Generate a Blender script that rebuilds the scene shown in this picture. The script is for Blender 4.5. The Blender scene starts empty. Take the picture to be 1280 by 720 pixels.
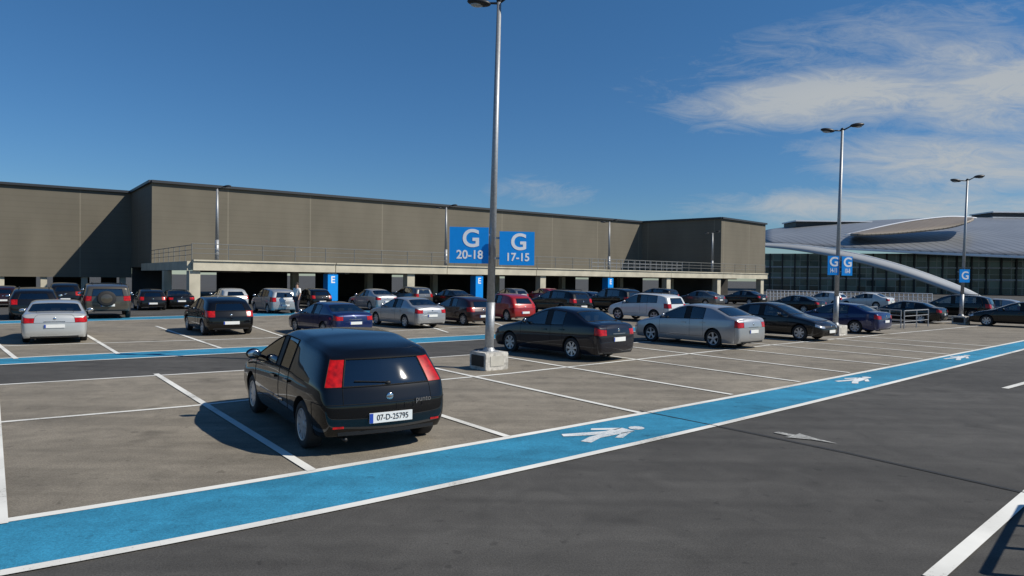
import bpy, bmesh, math, random
from mathutils import Vector, Matrix
from mathutils.bvhtree import BVHTree
from mathutils.interpolate import poly_3d_calc
random.seed(4)
C = bpy.context.scene.collection
R = math.radians
F = 870.0; H = 2.2
PITCH = math.atan(13/F); ROLL = R(0.7)
cam_m = Matrix.Rotation(math.pi/2-PITCH, 4, 'X') @ Matrix.Rotation(ROLL, 4, 'Z')
CAM = Vector((0, 0, H)); MI = cam_m.to_3x3().inverted()
def ray(px, py): return cam_m.to_3x3() @ Vector(((px-640)/F, -(py-360)/F, -1))
def at(px, py, z=0.0):
    d = ray(px, py); return CAM + d*((z-H)/d.z)
def pt(px, py, Y):
    d = ray(px, py); return CAM + d*(Y/d.y)
def proj(P):
    v = MI @ (Vector(P)-CAM); return 640+F*v.x/-v.z, 360-F*v.y/-v.z
# ---------------------------------------------------------------- materials
def newmat(name):
    m = bpy.data.materials.new(name); m.use_nodes = True
    return m, m.node_tree.nodes, m.node_tree.links, m.node_tree.nodes['Principled BSDF']
def flat(name, col, rough=.6, metal=0, coat=0, noise=.12, scale=8, bump=0, spec=.5, coat_r=.03):
    m, n, l, b = newmat(name)
    tc = n.new('ShaderNodeTexCoord'); nz = n.new('ShaderNodeTexNoise'); nz.inputs['Scale'].default_value = scale; nz.inputs['Detail'].default_value = 5
    l.new(tc.outputs['Object'], nz.inputs['Vector'])
    mr = n.new('ShaderNodeMapRange'); mr.inputs[1].default_value = .3; mr.inputs[2].default_value = .7
    mr.inputs[3].default_value = 1-noise; mr.inputs[4].default_value = 1+noise
    l.new(nz.outputs[0], mr.inputs[0])
    mx = n.new('ShaderNodeVectorMath'); mx.operation = 'SCALE'; mx.inputs[0].default_value = col
    l.new(mr.outputs[0], mx.inputs['Scale']); l.new(mx.outputs[0], b.inputs['Base Color'])
    b.inputs['Roughness'].default_value = rough; b.inputs['Metallic'].default_value = metal
    b.inputs['Coat Weight'].default_value = coat; b.inputs['Coat Roughness'].default_value = coat_r
    b.inputs['Specular IOR Level'].default_value = spec
    if bump:
        bp = n.new('ShaderNodeBump'); bp.inputs['Strength'].default_value = bump; bp.inputs['Distance'].default_value = .02
        l.new(nz.outputs[0], bp.inputs['Height']); l.new(bp.outputs[0], b.inputs['Normal'])
    return m
def asphalt(name, col, dark=.78, light=1.2, warm=(1.05, 1, .90), rough=.82):
    m, n, l, b = newmat(name)
    tc = n.new('ShaderNodeTexCoord')
    def nz(sc, det=6, dist=0, rough=.6, vec=None):
        t = n.new('ShaderNodeTexNoise'); t.inputs['Scale'].default_value = sc; t.inputs['Detail'].default_value = det
        t.inputs['Distortion'].default_value = dist; t.inputs['Roughness'].default_value = rough
        l.new(vec or tc.outputs['Object'], t.inputs['Vector']); return t.outputs[0]
    def mr(src, a, c, d, e):
        t = n.new('ShaderNodeMapRange'); t.inputs[1].default_value = a; t.inputs[2].default_value = c
        t.inputs[3].default_value = d; t.inputs[4].default_value = e; l.new(src, t.inputs[0]); return t.outputs[0]
    def mul(a, c):
        t = n.new('ShaderNodeMath'); t.operation = 'MULTIPLY'; l.new(a, t.inputs[0]); l.new(c, t.inputs[1]); return t.outputs[0]
    big = mr(nz(.22, 5, .6), .3, .7, dark, light)
    mid = mr(nz(1.7, 6, 1.2), .3, .7, .84, 1.16)
    fine = mr(nz(60, 4, 0, .75), .3, .7, .62, 1.4)
    mp = n.new('ShaderNodeMapping'); mp.inputs['Rotation'].default_value = (0, 0, R(-38)); mp.inputs['Scale'].default_value = (.10, 1.6, 1)
    l.new(tc.outputs['Object'], mp.inputs[0])
    streak = mr(nz(1.3, 4, .4, vec=mp.outputs[0]), .35, .7, .86, 1.14)
    stain = mr(nz(.9, 2, .3), .62, .74, 1, .66)
    spots = mr(nz(5.5, 2, .2), .66, .72, 1, .72)
    f = mul(mul(mul(big, mid), mul(fine, streak)), mul(stain, spots))
    sc = n.new('ShaderNodeVectorMath'); sc.operation = 'SCALE'; sc.inputs[0].default_value = tuple(a*c for a, c in zip(col, warm))
    l.new(f, sc.inputs['Scale']); l.new(sc.outputs[0], b.inputs['Base Color'])
    b.inputs['Roughness'].default_value = rough; b.inputs['Specular IOR Level'].default_value = .25
    bp = n.new('ShaderNodeBump'); bp.inputs['Strength'].default_value = .5; bp.inputs['Distance'].default_value = .006
    l.new(nz(110, 3), bp.inputs['Height']); l.new(bp.outputs[0], b.inputs['Normal'])
    return m
def worn(name, col, under, amount=.36, soft=.08):
    m, n, l, b = newmat(name)
    tc = n.new('ShaderNodeTexCoord')
    a = n.new('ShaderNodeTexNoise'); a.inputs['Scale'].default_value = 26; a.inputs['Detail'].default_value = 8; a.inputs['Roughness'].default_value = .75
    c = n.new('ShaderNodeTexNoise'); c.inputs['Scale'].default_value = .8; c.inputs['Detail'].default_value = 6
    l.new(tc.outputs['Object'], a.inputs['Vector']); l.new(tc.outputs['Object'], c.inputs['Vector'])
    ad = n.new('ShaderNodeMath'); ad.operation = 'MULTIPLY_ADD'; ad.inputs[1].default_value = .6
    l.new(a.outputs[0], ad.inputs[0])
    s2 = n.new('ShaderNodeMath'); s2.operation = 'MULTIPLY'; s2.inputs[1].default_value = .4; l.new(c.outputs[0], s2.inputs[0]); l.new(s2.outputs[0], ad.inputs[2])
    mr = n.new('ShaderNodeMapRange'); mr.inputs[1].default_value = amount; mr.inputs[2].default_value = amount+soft
    l.new(ad.outputs[0], mr.inputs[0])
    mr2 = n.new('ShaderNodeMapRange'); mr2.inputs[1].default_value = .3; mr2.inputs[2].default_value = .7; mr2.inputs[3].default_value = .74; mr2.inputs[4].default_value = 1.12
    l.new(c.outputs[0], mr2.inputs[0])
    sc = n.new('ShaderNodeVectorMath'); sc.operation = 'SCALE'; sc.inputs[0].default_value = col; l.new(mr2.outputs[0], sc.inputs['Scale'])
    mx = n.new('ShaderNodeMix'); mx.data_type = 'RGBA'; mx.inputs[6].default_value = (*under, 1)
    l.new(mr.outputs[0], mx.inputs[0]); l.new(sc.outputs[0], mx.inputs[7]); l.new(mx.outputs[2], b.inputs['Base Color'])
    b.inputs['Roughness'].default_value = .75; b.inputs['Specular IOR Level'].default_value = .25
    return m
def cladding(name, col, ang, panel=7.6, rib=.5):
    m, n, l, b = newmat(name)
    tc = n.new('ShaderNodeTexCoord'); mp = n.new('ShaderNodeMapping'); mp.inputs['Rotation'].default_value = (0, 0, -ang)
    l.new(tc.outputs['Object'], mp.inputs[0]); sp = n.new('ShaderNodeSeparateXYZ'); l.new(mp.outputs[0], sp.inputs[0])
    def math_(op, a, v=None, w=None):
        t = n.new('ShaderNodeMath'); t.operation = op; l.new(a, t.inputs[0])
        if v is not None:
            if isinstance(v, float): t.inputs[1].default_value = v
            else: l.new(v, t.inputs[1])
        return t.outputs[0]
    su = math_('ADD', sp.outputs[0], sp.outputs[1])
    fx = math_('FRACT', math_('DIVIDE', su, panel)); lx = math_('LESS_THAN', fx, .014)
    fz = math_('FRACT', math_('DIVIDE', sp.outputs[2], 3.4)); lz = math_('LESS_THAN', fz, .02)
    r = math_('FRACT', math_('DIVIDE', sp.outputs[2], rib)); rr = math_('LESS_THAN', r, .2)
    nz = n.new('ShaderNodeTexNoise'); nz.inputs['Scale'].default_value = .35; nz.inputs['Detail'].default_value = 5
    mp2 = n.new('ShaderNodeMapping'); mp2.inputs['Scale'].default_value = (1.2, 1.2, .5); l.new(tc.outputs['Object'], mp2.inputs[0]); l.new(mp2.outputs[0], nz.inputs['Vector'])
    v = n.new('ShaderNodeMapRange'); v.inputs[1].default_value = .3; v.inputs[2].default_value = .7; v.inputs[3].default_value = .90; v.inputs[4].default_value = 1.10; l.new(nz.outputs[0], v.inputs[0])
    a = math_('MULTIPLY', lx, -.36); a2 = math_('MULTIPLY', lz, .08); a3 = math_('MULTIPLY', rr, .05)
    sub = math_('ADD', math_('ADD', a, a2), a3)
    t = n.new('ShaderNodeMath'); t.operation = 'SUBTRACT'; l.new(v.outputs[0], t.inputs[0]); l.new(sub, t.inputs[1])
    sc = n.new('ShaderNodeVectorMath'); sc.operation = 'SCALE'; sc.inputs[0].default_value = col; l.new(t.outputs[0], sc.inputs['Scale'])
    l.new(sc.outputs[0], b.inputs['Base Color']); b.inputs['Roughness'].default_value = .75; b.inputs['Specular IOR Level'].default_value = .2
    return m
def carglass(name):
    m = bpy.data.materials.new(name); m.use_nodes = True; n = m.node_tree.nodes; l = m.node_tree.links
    n.remove(n['Principled BSDF']); out = n['Material Output']
    tr = n.new('ShaderNodeBsdfTransparent'); tr.inputs[0].default_value = (.46, .52, .50, 1)
    gl = n.new('ShaderNodeBsdfGlossy'); gl.inputs['Roughness'].default_value = .02; gl.inputs[0].default_value = (1, 1, 1, 1)
    fr = n.new('ShaderNodeFresnel'); fr.inputs[0].default_value = 1.6
    ad = n.new('ShaderNodeMath'); ad.operation = 'ADD'; ad.inputs[1].default_value = .10; l.new(fr.outputs[0], ad.inputs[0])
    mx = n.new('ShaderNodeMixShader'); l.new(ad.outputs[0], mx.inputs[0]); l.new(tr.outputs[0], mx.inputs[1]); l.new(gl.outputs[0], mx.inputs[2]); l.new(mx.outputs[0], out.inputs[0])
    return m
M = {}
M['white'] = worn('white_road_paint', (.74, .73, .68), (.24, .23, .20), .36)
M['faint'] = worn('faded_road_paint', (.50, .50, .47), (.085, .083, .08), .45, .14)
M['symbol'] = worn('symbol_paint', (.70, .72, .72), (.06, .20, .30), .37, .10)
M['blue_lane'] = asphalt('blue_lane_paint', (.033, .220, .36), dark=.84, light=1.12, warm=(1, 1, 1), rough=.7)
M['bay'] = asphalt('bay_asphalt', (.205, .190, .168))
M['road'] = asphalt('road_asphalt', (.072, .070, .067), warm=(1.02, 1, .96))
M['joint'] = flat('joint_tar', (.012, .012, .012), .6)
M['concrete'] = flat('concrete', (.44, .42, .37), .85, noise=.18, scale=3, bump=.3)
M['white_block'] = flat('painted_concrete', (.46, .44, .40), .8, noise=.4, scale=9, bump=.3)
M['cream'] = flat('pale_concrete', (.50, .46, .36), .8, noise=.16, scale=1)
M['galv'] = flat('galvanised_steel', (.36, .37, .38), .5, .5, noise=.14, scale=20)
M['railsteel'] = flat('railing_steel', (.20, .20, .19), .55, .4, noise=.14, scale=20)
M['darkmetal'] = flat('dark_metal', (.03, .03, .032), .45, .4)
M['signblue'] = flat('sign_blue', (.008, .27, .78), .4, noise=.03, spec=.2)
M['signwhite'] = flat('sign_white', (.85, .86, .88), .4, noise=.02)
M['black'] = flat('black_plastic', (.012, .012, .013), .5, noise=.1, spec=.3)
M['rubber'] = flat('tyre_rubber', (.018, .018, .019), .8, noise=.2, scale=30)
M['rim'] = flat('alloy_rim', (.52, .53, .54), .35, .6, noise=.05)
M['well'] = flat('wheel_well', (.006, .006, .006), .9)
M['seal'] = flat('window_seal', (.006, .006, .006), .7, spec=.2)
M['seat'] = flat('seat_fabric', (.05, .05, .053), .9)
M['plate'] = flat('plate_white', (.75, .76, .74), .4, noise=.03)
M['plateink'] = flat('plate_ink', (.015, .015, .02), .5)
M['plateblue'] = flat('plate_blue', (.01, .05, .35), .5)
M['chrome'] = flat('chrome', (.65, .66, .68), .15, 1, noise=.02)
M['glass'] = carglass('car_glass')
M['tail'] = flat('tail_lens', (.40, .005, .004), .25, 0, coat=.5, noise=.45, scale=14, coat_r=.10, spec=.3)
M['head'] = flat('head_lens', (.50, .53, .56), .12, .4, coat=1, noise=.3, scale=12)
M['lens'] = flat('lamp_lens', (.35, .36, .36), .25, 0, coat=.6)
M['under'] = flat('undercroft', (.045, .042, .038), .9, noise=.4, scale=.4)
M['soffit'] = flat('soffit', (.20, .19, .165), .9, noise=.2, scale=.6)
def ribbed(name, col, pitch, rough=.42, metal=.45):
    m = flat(name, col, rough, metal, noise=.10, scale=.12); n = m.node_tree.nodes; l = m.node_tree.links; b = n['Principled BSDF']
    src = b.inputs['Base Color'].links[0].from_socket
    tc = n.new('ShaderNodeTexCoord'); sp = n.new('ShaderNodeSeparateXYZ'); l.new(tc.outputs['Object'], sp.inputs[0])
    a = n.new('ShaderNodeMath'); a.operation = 'DIVIDE'; a.inputs[1].default_value = pitch; l.new(sp.outputs[0], a.inputs[0])
    f = n.new('ShaderNodeMath'); f.operation = 'FRACT'; l.new(a.outputs[0], f.inputs[0])
    g = n.new('ShaderNodeMath'); g.operation = 'LESS_THAN'; g.inputs[1].default_value = .22; l.new(f.outputs[0], g.inputs[0])
    k = n.new('ShaderNodeMath'); k.operation = 'MULTIPLY_ADD'; k.inputs[1].default_value = -.38; k.inputs[2].default_value = 1; l.new(g.outputs[0], k.inputs[0])
    s = n.new('ShaderNodeVectorMath'); s.operation = 'SCALE'; l.new(src, s.inputs[0]); l.new(k.outputs[0], s.inputs['Scale']); l.new(s.outputs[0], b.inputs['Base Color'])
    return m
M['silverroof'] = ribbed('roof_metal', (.29, .30, .31), 1.7)
M['canopy'] = flat('canopy_metal', (.42, .43, .43), .5, .3, noise=.06, scale=.2)
M['rooflouvre'] = ribbed('roof_louvre', (.24, .20, .16), .9, .6, .1)
M['darkroof'] = flat('dark_roof', (.03, .034, .04), .5)
M['skin'] = flat('skin', (.45, .27, .19), .6)
M['shirt'] = flat('white_shirt', (.75, .75, .74), .8)
M['trousers'] = flat('dark_trousers', (.03, .03, .05), .8)
M['hair'] = flat('hair', (.03, .02, .015), .7)
PAINT = {}
def paint(key, col, metal=.25, rough=.32, spec=.35):
    PAINT[key] = flat('car_paint_'+key, col, rough, metal, coat=1, noise=.04, scale=2, coat_r=.015, spec=spec)
paint('black', (.002, .002, .0025), 0, .4, .08); paint('jet', (.004, .004, .005), 0, .4, .12); paint('navy', (.005, .009, .028), .2)
paint('midnight', (.004, .0045, .011), .1, .4, .15); paint('silver', (.40, .41, .42), .6, .34); paint('pale', (.50, .51, .50), .4, .36)
paint('blue', (.005, .016, .085), .3); paint('red', (.30, .008, .010), .1); paint('white', (.62, .63, .62), .1); paint('bronze', (.085, .075, .058), .4)
paint('maroon', (.022, .004, .005), .2); paint('grey', (.12, .125, .13), .6)
# ---------------------------------------------------------------- mesh helpers
def add_box(bm, c, s, rz=0, mat=None):
    g = bmesh.ops.create_cube(bm, size=1)
    mt = (mat or Matrix()) @ Matrix.Translation(Vector(c)) @ Matrix.Rotation(rz, 4, 'Z') @ Matrix.Diagonal((s[0], s[1], s[2], 1))
    bmesh.ops.transform(bm, matrix=mt, verts=g['verts']); return g['verts']
def add_tube(bm, a, b, r0, r1=None, n=12):
    a = Vector(a); b = Vector(b); r1 = r0 if r1 is None else r1; d = b-a
    g = bmesh.ops.create_cone(bm, cap_ends=True, segments=n, radius1=r0, radius2=r1, depth=d.length)
    mt = Matrix.Translation((a+b)/2) @ d.to_track_quat('Z', 'Y').to_matrix().to_4x4()
    bmesh.ops.transform(bm, matrix=mt, verts=g['verts'])
def add_ball(bm, c, s, u=16, v=10, rot=None):
    g = bmesh.ops.create_uvsphere(bm, u_segments=u, v_segments=v, radius=1)
    bmesh.ops.transform(bm, matrix=Matrix.Translation(Vector(c)) @ (rot or Matrix()) @ Matrix.Diagonal((s[0], s[1], s[2], 1)), verts=g['verts'])
def add_prism(bm, pts, z0, z1):
    b = [bm.verts.new((p[0], p[1], z0)) for p in pts]; t = [bm.verts.new((p[0], p[1], z1)) for p in pts]
    bm.faces.new(t); bm.faces.new(b[::-1])
    for i in range(len(pts)):
        j = (i+1) % len(pts); bm.faces.new((b[i], b[j], t[j], t[i]))
def add_band(bm, P, h, nrm):
    rows = []
    for p in P:
        q = p+nrm; rows.append([bm.verts.new(p-nrm+Vector((0, 0, -h/2))), bm.verts.new(q+Vector((0, 0, -h*.35))), bm.verts.new(q+Vector((0, 0, h*.35))), bm.verts.new(p-nrm+Vector((0, 0, h/2)))])
    for a, b in zip(rows, rows[1:]):
        for i in range(4): bm.faces.new((a[i], a[(i+1) % 4], b[(i+1) % 4], b[i]))
    bm.faces.new(rows[0]); bm.faces.new(rows[-1][::-1])
def lathe_y(bm, prof, n=28, c=(0, 0, 0)):
    rings = []
    for r, y in prof:
        rings.append([bm.verts.new((c[0]+r*math.cos(2*math.pi*i/n), c[1]+y, c[2]+r*math.sin(2*math.pi*i/n))) for i in range(n)])
    for a, b in zip(rings, rings[1:]):
        for i in range(n): bm.faces.new((a[i], a[(i+1) % n], b[(i+1) % n], b[i]))
def obj(name, bm, mat, parent=None, smooth=False, loc=(0, 0, 0), rz=0):
    bmesh.ops.recalc_face_normals(bm, faces=bm.faces)
    me = bpy.data.meshes.new(name); bm.to_mesh(me); bm.free(); me.materials.append(mat)
    if smooth:
        for p in me.polygons: p.use_smooth = True
    o = bpy.data.objects.new(name, me); C.objects.link(o); o.parent = parent; o.location = loc; o.rotation_euler = (0, 0, rz); return o
def tag(o, label, cat, group=None):
    o['label'] = label; o['category'] = cat
    if group: o['group'] = group
    return o
def thing(name, label, cat, loc=(0, 0, 0), rz=0, group=None):
    o = bpy.data.objects.new(name, None); C.objects.link(o); o.location = loc; o.rotation_euler = (0, 0, rz); o.empty_display_size = .3
    return tag(o, label, cat, group)
def struct(o): o['kind'] = 'structure'; return o
def text(name, body, size, mat, parent, mt, bold=.0, sx=1):
    cu = bpy.data.curves.new(name, 'FONT'); cu.body = body; cu.size = size; cu.align_x = 'CENTER'; cu.align_y = 'CENTER'; cu.extrude = .002; cu.offset = bold
    t = bpy.data.objects.new('tmp_text', cu); C.objects.link(t); bpy.context.view_layer.update()
    me = bpy.data.meshes.new_from_object(t.evaluated_get(bpy.context.evaluated_depsgraph_get()))
    bpy.data.objects.remove(t); me.transform(mt @ Matrix.Diagonal((sx, 1, 1, 1))); me.materials.clear(); me.materials.append(mat); me.name = name
    o = bpy.data.objects.new(name, me); C.objects.link(o); o.parent = parent; return o
# ---------------------------------------------------------------- ground
bm = bmesh.new(); v = [bm.verts.new(p) for p in ((-900, -60, 0), (900, -60, 0), (900, 1800, 0), (-900, 1800, 0))]; bm.faces.new(v)
struct(obj('ground', bm, M['road']))
def quad_curve(y0, y1, y2):
    dev = y1-(y0+y2)/2
    return lambda x: y0+(y2-y0)*x/1280+dev*4*x*(1280-x)/1280**2
up = quad_curve(653, 547, 426); lo = quad_curve(718, 590, 437)
XS = [-160, -80, 0, 100, 200, 300, 400, 500, 600, 700, 800, 900, 1000, 1100, 1200, 1280, 1360]
lane_up = [at(x, up(x)) for x in XS]; lane_lo = [at(x, lo(x)) for x in XS]
def strip(name, A, B, z, mat):
    bm = bmesh.new(); a = [bm.verts.new((p.x, p.y, z)) for p in A]; b = [bm.verts.new((p.x, p.y, z)) for p in B]
    for i in range(len(a)-1): bm.faces.new((b[i], b[i+1], a[i+1], a[i]))
    o = obj(name, bm, mat)
    for p in o.data.polygons:
        if p.normal.z < 0: p.flip()
    return struct(o)
def line_into(bm, P, w, z):
    for a, b in zip(P, P[1:]):
        a = Vector((a[0], a[1], 0)); b = Vector((b[0], b[1], 0)); d = (b-a).normalized(); nrm = Vector((-d.y, d.x, 0))*w/2
        q = [bm.verts.new((p.x, p.y, z)) for p in (a-nrm, b-nrm, b+nrm, a+nrm)]; bm.faces.new(q)
def pl(pts): return [at(*p) for p in pts]
l2u = pl([(-120, 453), (0, 448.5), (320, 433.5), (625, 417.5), (900, 404), (1200, 389.5)])
l2l = pl([(-120, 461), (0, 456.5), (320, 440.5), (625, 423.5), (900, 409), (1200, 392.5)])
l3u = pl([(-120, 404), (0, 401.5), (360, 391), (625, 383.5), (900, 377)])
l3l = pl([(-120, 408.5), (0, 405), (360, 394.5), (625, 386.5), (900, 379)])
topline = pl([(-120, 489), (0, 481.5), (330, 462), (595, 443.5), (790, 429), (905, 420), (1060, 410), (1200, 401)])
cen = pl([(-150, 540), (0, 528.5), (240, 508), (555, 475), (640, 467), (830, 446), (960, 432), (1120, 417), (1240, 406)])
def resample(P, n=24):
    L = [0]
    for a, b in zip(P, P[1:]): L.append(L[-1]+(b-a).length)
    out = []
    for i in range(n+1):
        t = L[-1]*i/n; k = max(j for j in range(len(L)) if L[j] <= t+1e-9); k = min(k, len(P)-2)
        out.append(P[k].lerp(P[k+1], (t-L[k])/(L[k+1]-L[k])))
    return out
strip('parking_surface', resample(topline), resample(lane_up), .004, M['bay'])
strip('parking_surface', resample(l3l), resample([p for p in l2u[:-1]]), .004, M['bay'])
strip('shared_path', lane_up, lane_lo, .008, M['blue_lane'])
strip('shared_path', l2u, l2l, .008, M['blue_lane'])
strip('shared_path', l3u, l3l, .008, M['blue_lane'])
bm = bmesh.new()
line_into(bm, lane_up, .12, .012); line_into(bm, lane_lo, .12, .012)
for P in (l2u, l2l): line_into(bm, P, .12, .012)
for P in (l3u, l3l): line_into(bm, P, .16, .012)
struct(obj('path_edge_lines', bm, M['white']))
bm = bmesh.new()
S = [at(390, 589.5), at(635, 547), at(800, 517), at(915, 494), at(1000, 478), at(1062, 466.5), at(1112, 457), at(1153, 449.5), at(1187, 443.5), at(1216, 438), at(1240, 433.5)]
S = [S[0]-(S[1]-S[0])]+S
E1 = at(195, 468); d1 = E1-S[1]
for i, s in enumerate(S):
    line_into(bm, [s, s+d1*(1.0 if i < 4 else .97)], .11, .016)
line_into(bm, cen, .11, .012); line_into(bm, topline, .11, .012)
struct(obj('parking_bay_lines', bm, M['white']))
bm = bmesh.new()
for a, b in (((108, 419), (148, 443)), ((195, 408), (277, 436)), ((300, 403), (372, 427)), ((-10, 425), (20, 449)), ((410, 402), (470, 421)), ((505, 398), (560, 416)), ((590, 395), (640, 411)), ((665, 391), (715, 406))):
    line_into(bm, pl([a, b]), .11, .016)
line_into(bm, pl([(-60, 435), (0, 433), (330, 423), (600, 408)]), .11, .012)
struct(obj('parking_bay_lines', bm, M['white']))
bm = bmesh.new()
line_into(bm, pl([(1300, 606), (1165, 724)]), .13, .012); line_into(bm, pl([(1256, 486), (1300, 474)]), .13, .012)
struct(obj('road_marking', bm, M['white']))
bm = bmesh.new(); line_into(bm, pl([(800, 514), (905, 535), (1060, 567), (1290, 619)]), .035, .012)
struct(obj('road_joint', bm, M['joint']))
def walker(a, b, wide, name='pedestrian_symbol'):
    A = at(*a); B = at(*b); u = (B-A); n = Vector((-u.y, u.x, 0)).normalized()*wide; bm = bmesh.new()
    polys = [[(.0, .32), (.05, .52), (.30, .34), (.52, .18), (.80, .22), (.80, -.22), (.52, -.24), (.28, -.26), (.05, -.48), (.0, -.26), (.20, -.06), (.36, .0), (.22, .10)],
             [(.80, .20), (.70, .34), (.50, .58), (.44, .46), (.58, .26), (.68, .14)], [(.80, -.20), (.68, -.30), (.46, -.56), (.40, -.44), (.62, -.18)]]
    for P in polys: bm.faces.new([bm.verts.new((*(A+u*s+n*t).xy, .014)) for s, t in P])
    bm.faces.new([bm.verts.new((*(A+u*(.93+.09*math.cos(k*.52))+n*(.19*math.sin(k*.52))).xy, .014)) for k in range(12)])
    bmesh.ops.triangulate(bm, faces=bm.faces); o = obj(name, bm, M['symbol'])
    for p in o.data.polygons:
        if p.normal.z < 0: p.flip()
    return struct(o)
walker((716, 550), (801, 535), .60); walker((1057, 479), (1085, 472), .5); walker((1189, 450), (1210, 444.5), .45)
A = at(970, 541); B = at(1046, 556); u = B-A; n = Vector((-u.y, u.x, 0)).normalized()
bm = bmesh.new()
for P in ([(0, .06), (0, -.06), (.3, -.07), (.28, -.20), (.62, -.03), (1, .03), (.62, .09), (.28, .20), (.3, .06)],):
    bm.faces.new([bm.verts.new((*(A+u*s+n*t).xy, .012)) for s, t in P])
o = struct(obj('road_marking', bm, M['faint']))
for p in o.data.polygons:
    if p.normal.z < 0: p.flip()
# ---------------------------------------------------------------- cars
HATCH = dict(kind='hatch', L=4.03, W=1.69, H=1.49, base=1.49, wr=.30, fo=.86, wb=2.51, trow=2, quarter=False, sill=.20, gw=(.80, .71), lamp=.80, mid=.60, c11=.20, bulge=.07,
    xs=[0, .22, .50, .80, 1.02, 1.85, 2.22, 2.30, 2.88, 3.02, 3.16, 0, 0],
    top=[.70, .80, .88, .95, 1.01, 1.40, 1.475, 1.48, 1.465, 1.45, 1.435, 1.40, 1.33],
    belt=[.63, .73, .80, .86, .92, .94, .96, .965, .99, 1.0, 1.01, .99, .96], inw=[.08, 0, .03, .12, .36, .48])
SEDAN = dict(kind='sedan', L=4.60, W=1.77, H=1.43, base=1.43, wr=.31, fo=.88, wb=2.66, trow=2, quarter=False, sill=.19, gw=(.77, .67), lamp=.76, mid=.68, c11=.20, bulge=.07,
    xs=[0, .22, .55, .95, 1.32, 2.10, 2.50, 2.59, 3.26, 3.48, 4.02, 4.44, 4.60],
    top=[.67, .76, .84, .91, .98, 1.36, 1.425, 1.43, 1.385, 1.34, 1.06, 1.04, .98],
    belt=[.61, .70, .77, .84, .90, .92, .93, .93, .955, .965, .97, .97, .91], inw=[.08, 0, .02, .05, .08, .12])
def derive(b, **k): d = dict(b); d.update(k); return d
SPECS = {
 'punto': derive(HATCH, trow=3, H=1.33, wr=.285, gw=(.80, .68), lamp=.84, inw=[.07, 0, .02, .08, .26, .38], c11=.12, bulge=.12, mid=.56, cap_lamp=True,
    top=[.72, .82, .92, .99, 1.05, 1.41, 1.475, 1.48, 1.455, 1.435, 1.41, 1.365, 1.30],
    belt=[.64, .75, .82, .88, .93, .95, .96, .965, .97, .96, .94, .90, .87]),
 'hatch': derive(HATCH, H=1.44),
 'sedan': SEDAN,
 'fast': derive(SEDAN, L=4.84, W=1.88, H=1.50, wr=.33, xs=[0, .24, .6, 1.0, 1.30, 2.15, 2.58, 2.67, 3.45, 3.75, 4.42, 4.70, 4.84], fo=.95, wb=2.85),
 'mpv': derive(HATCH, L=4.3, W=1.75, H=1.60, quarter=True, wb=2.65, xs=[0, .2, .42, .66, .86, 1.75, 2.2, 2.28, 2.95, 3.2, 3.45, 0, 0], inw=[.06, 0, .02, .08, .2, .30], wr=.31),
 'estate': derive(HATCH, L=4.6, W=1.78, H=1.46, quarter=True, wb=2.68, fo=.9, xs=[0, .22, .55, .92, 1.2, 2.0, 2.42, 2.5, 3.15, 3.4, 3.75, 0, 0], inw=[.06, 0, .02, .08, .28, .38], wr=.31),
 'suv': derive(HATCH, L=4.55, W=1.86, H=1.68, quarter=True, wb=2.66, fo=.9, sill=.30, wr=.36, gw=(.84, .75), xs=[0, .22, .55, .88, 1.15, 1.9, 2.38, 2.46, 3.12, 3.4, 3.7, 0, 0], inw=[.06, 0, .02, .07, .22, .32]),
 'offroad': derive(HATCH, L=4.5, W=1.85, H=1.70, quarter=True, wb=2.7, fo=.85, sill=.36, wr=.38, gw=(.87, .80), lamp=.84, xs=[0, .14, .5, .95, 1.3, 1.85, 2.35, 2.43, 3.05, 3.4, 3.85, 0, 0], inw=[.03, 0, .01, .03, .08, .13]),
}
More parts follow.
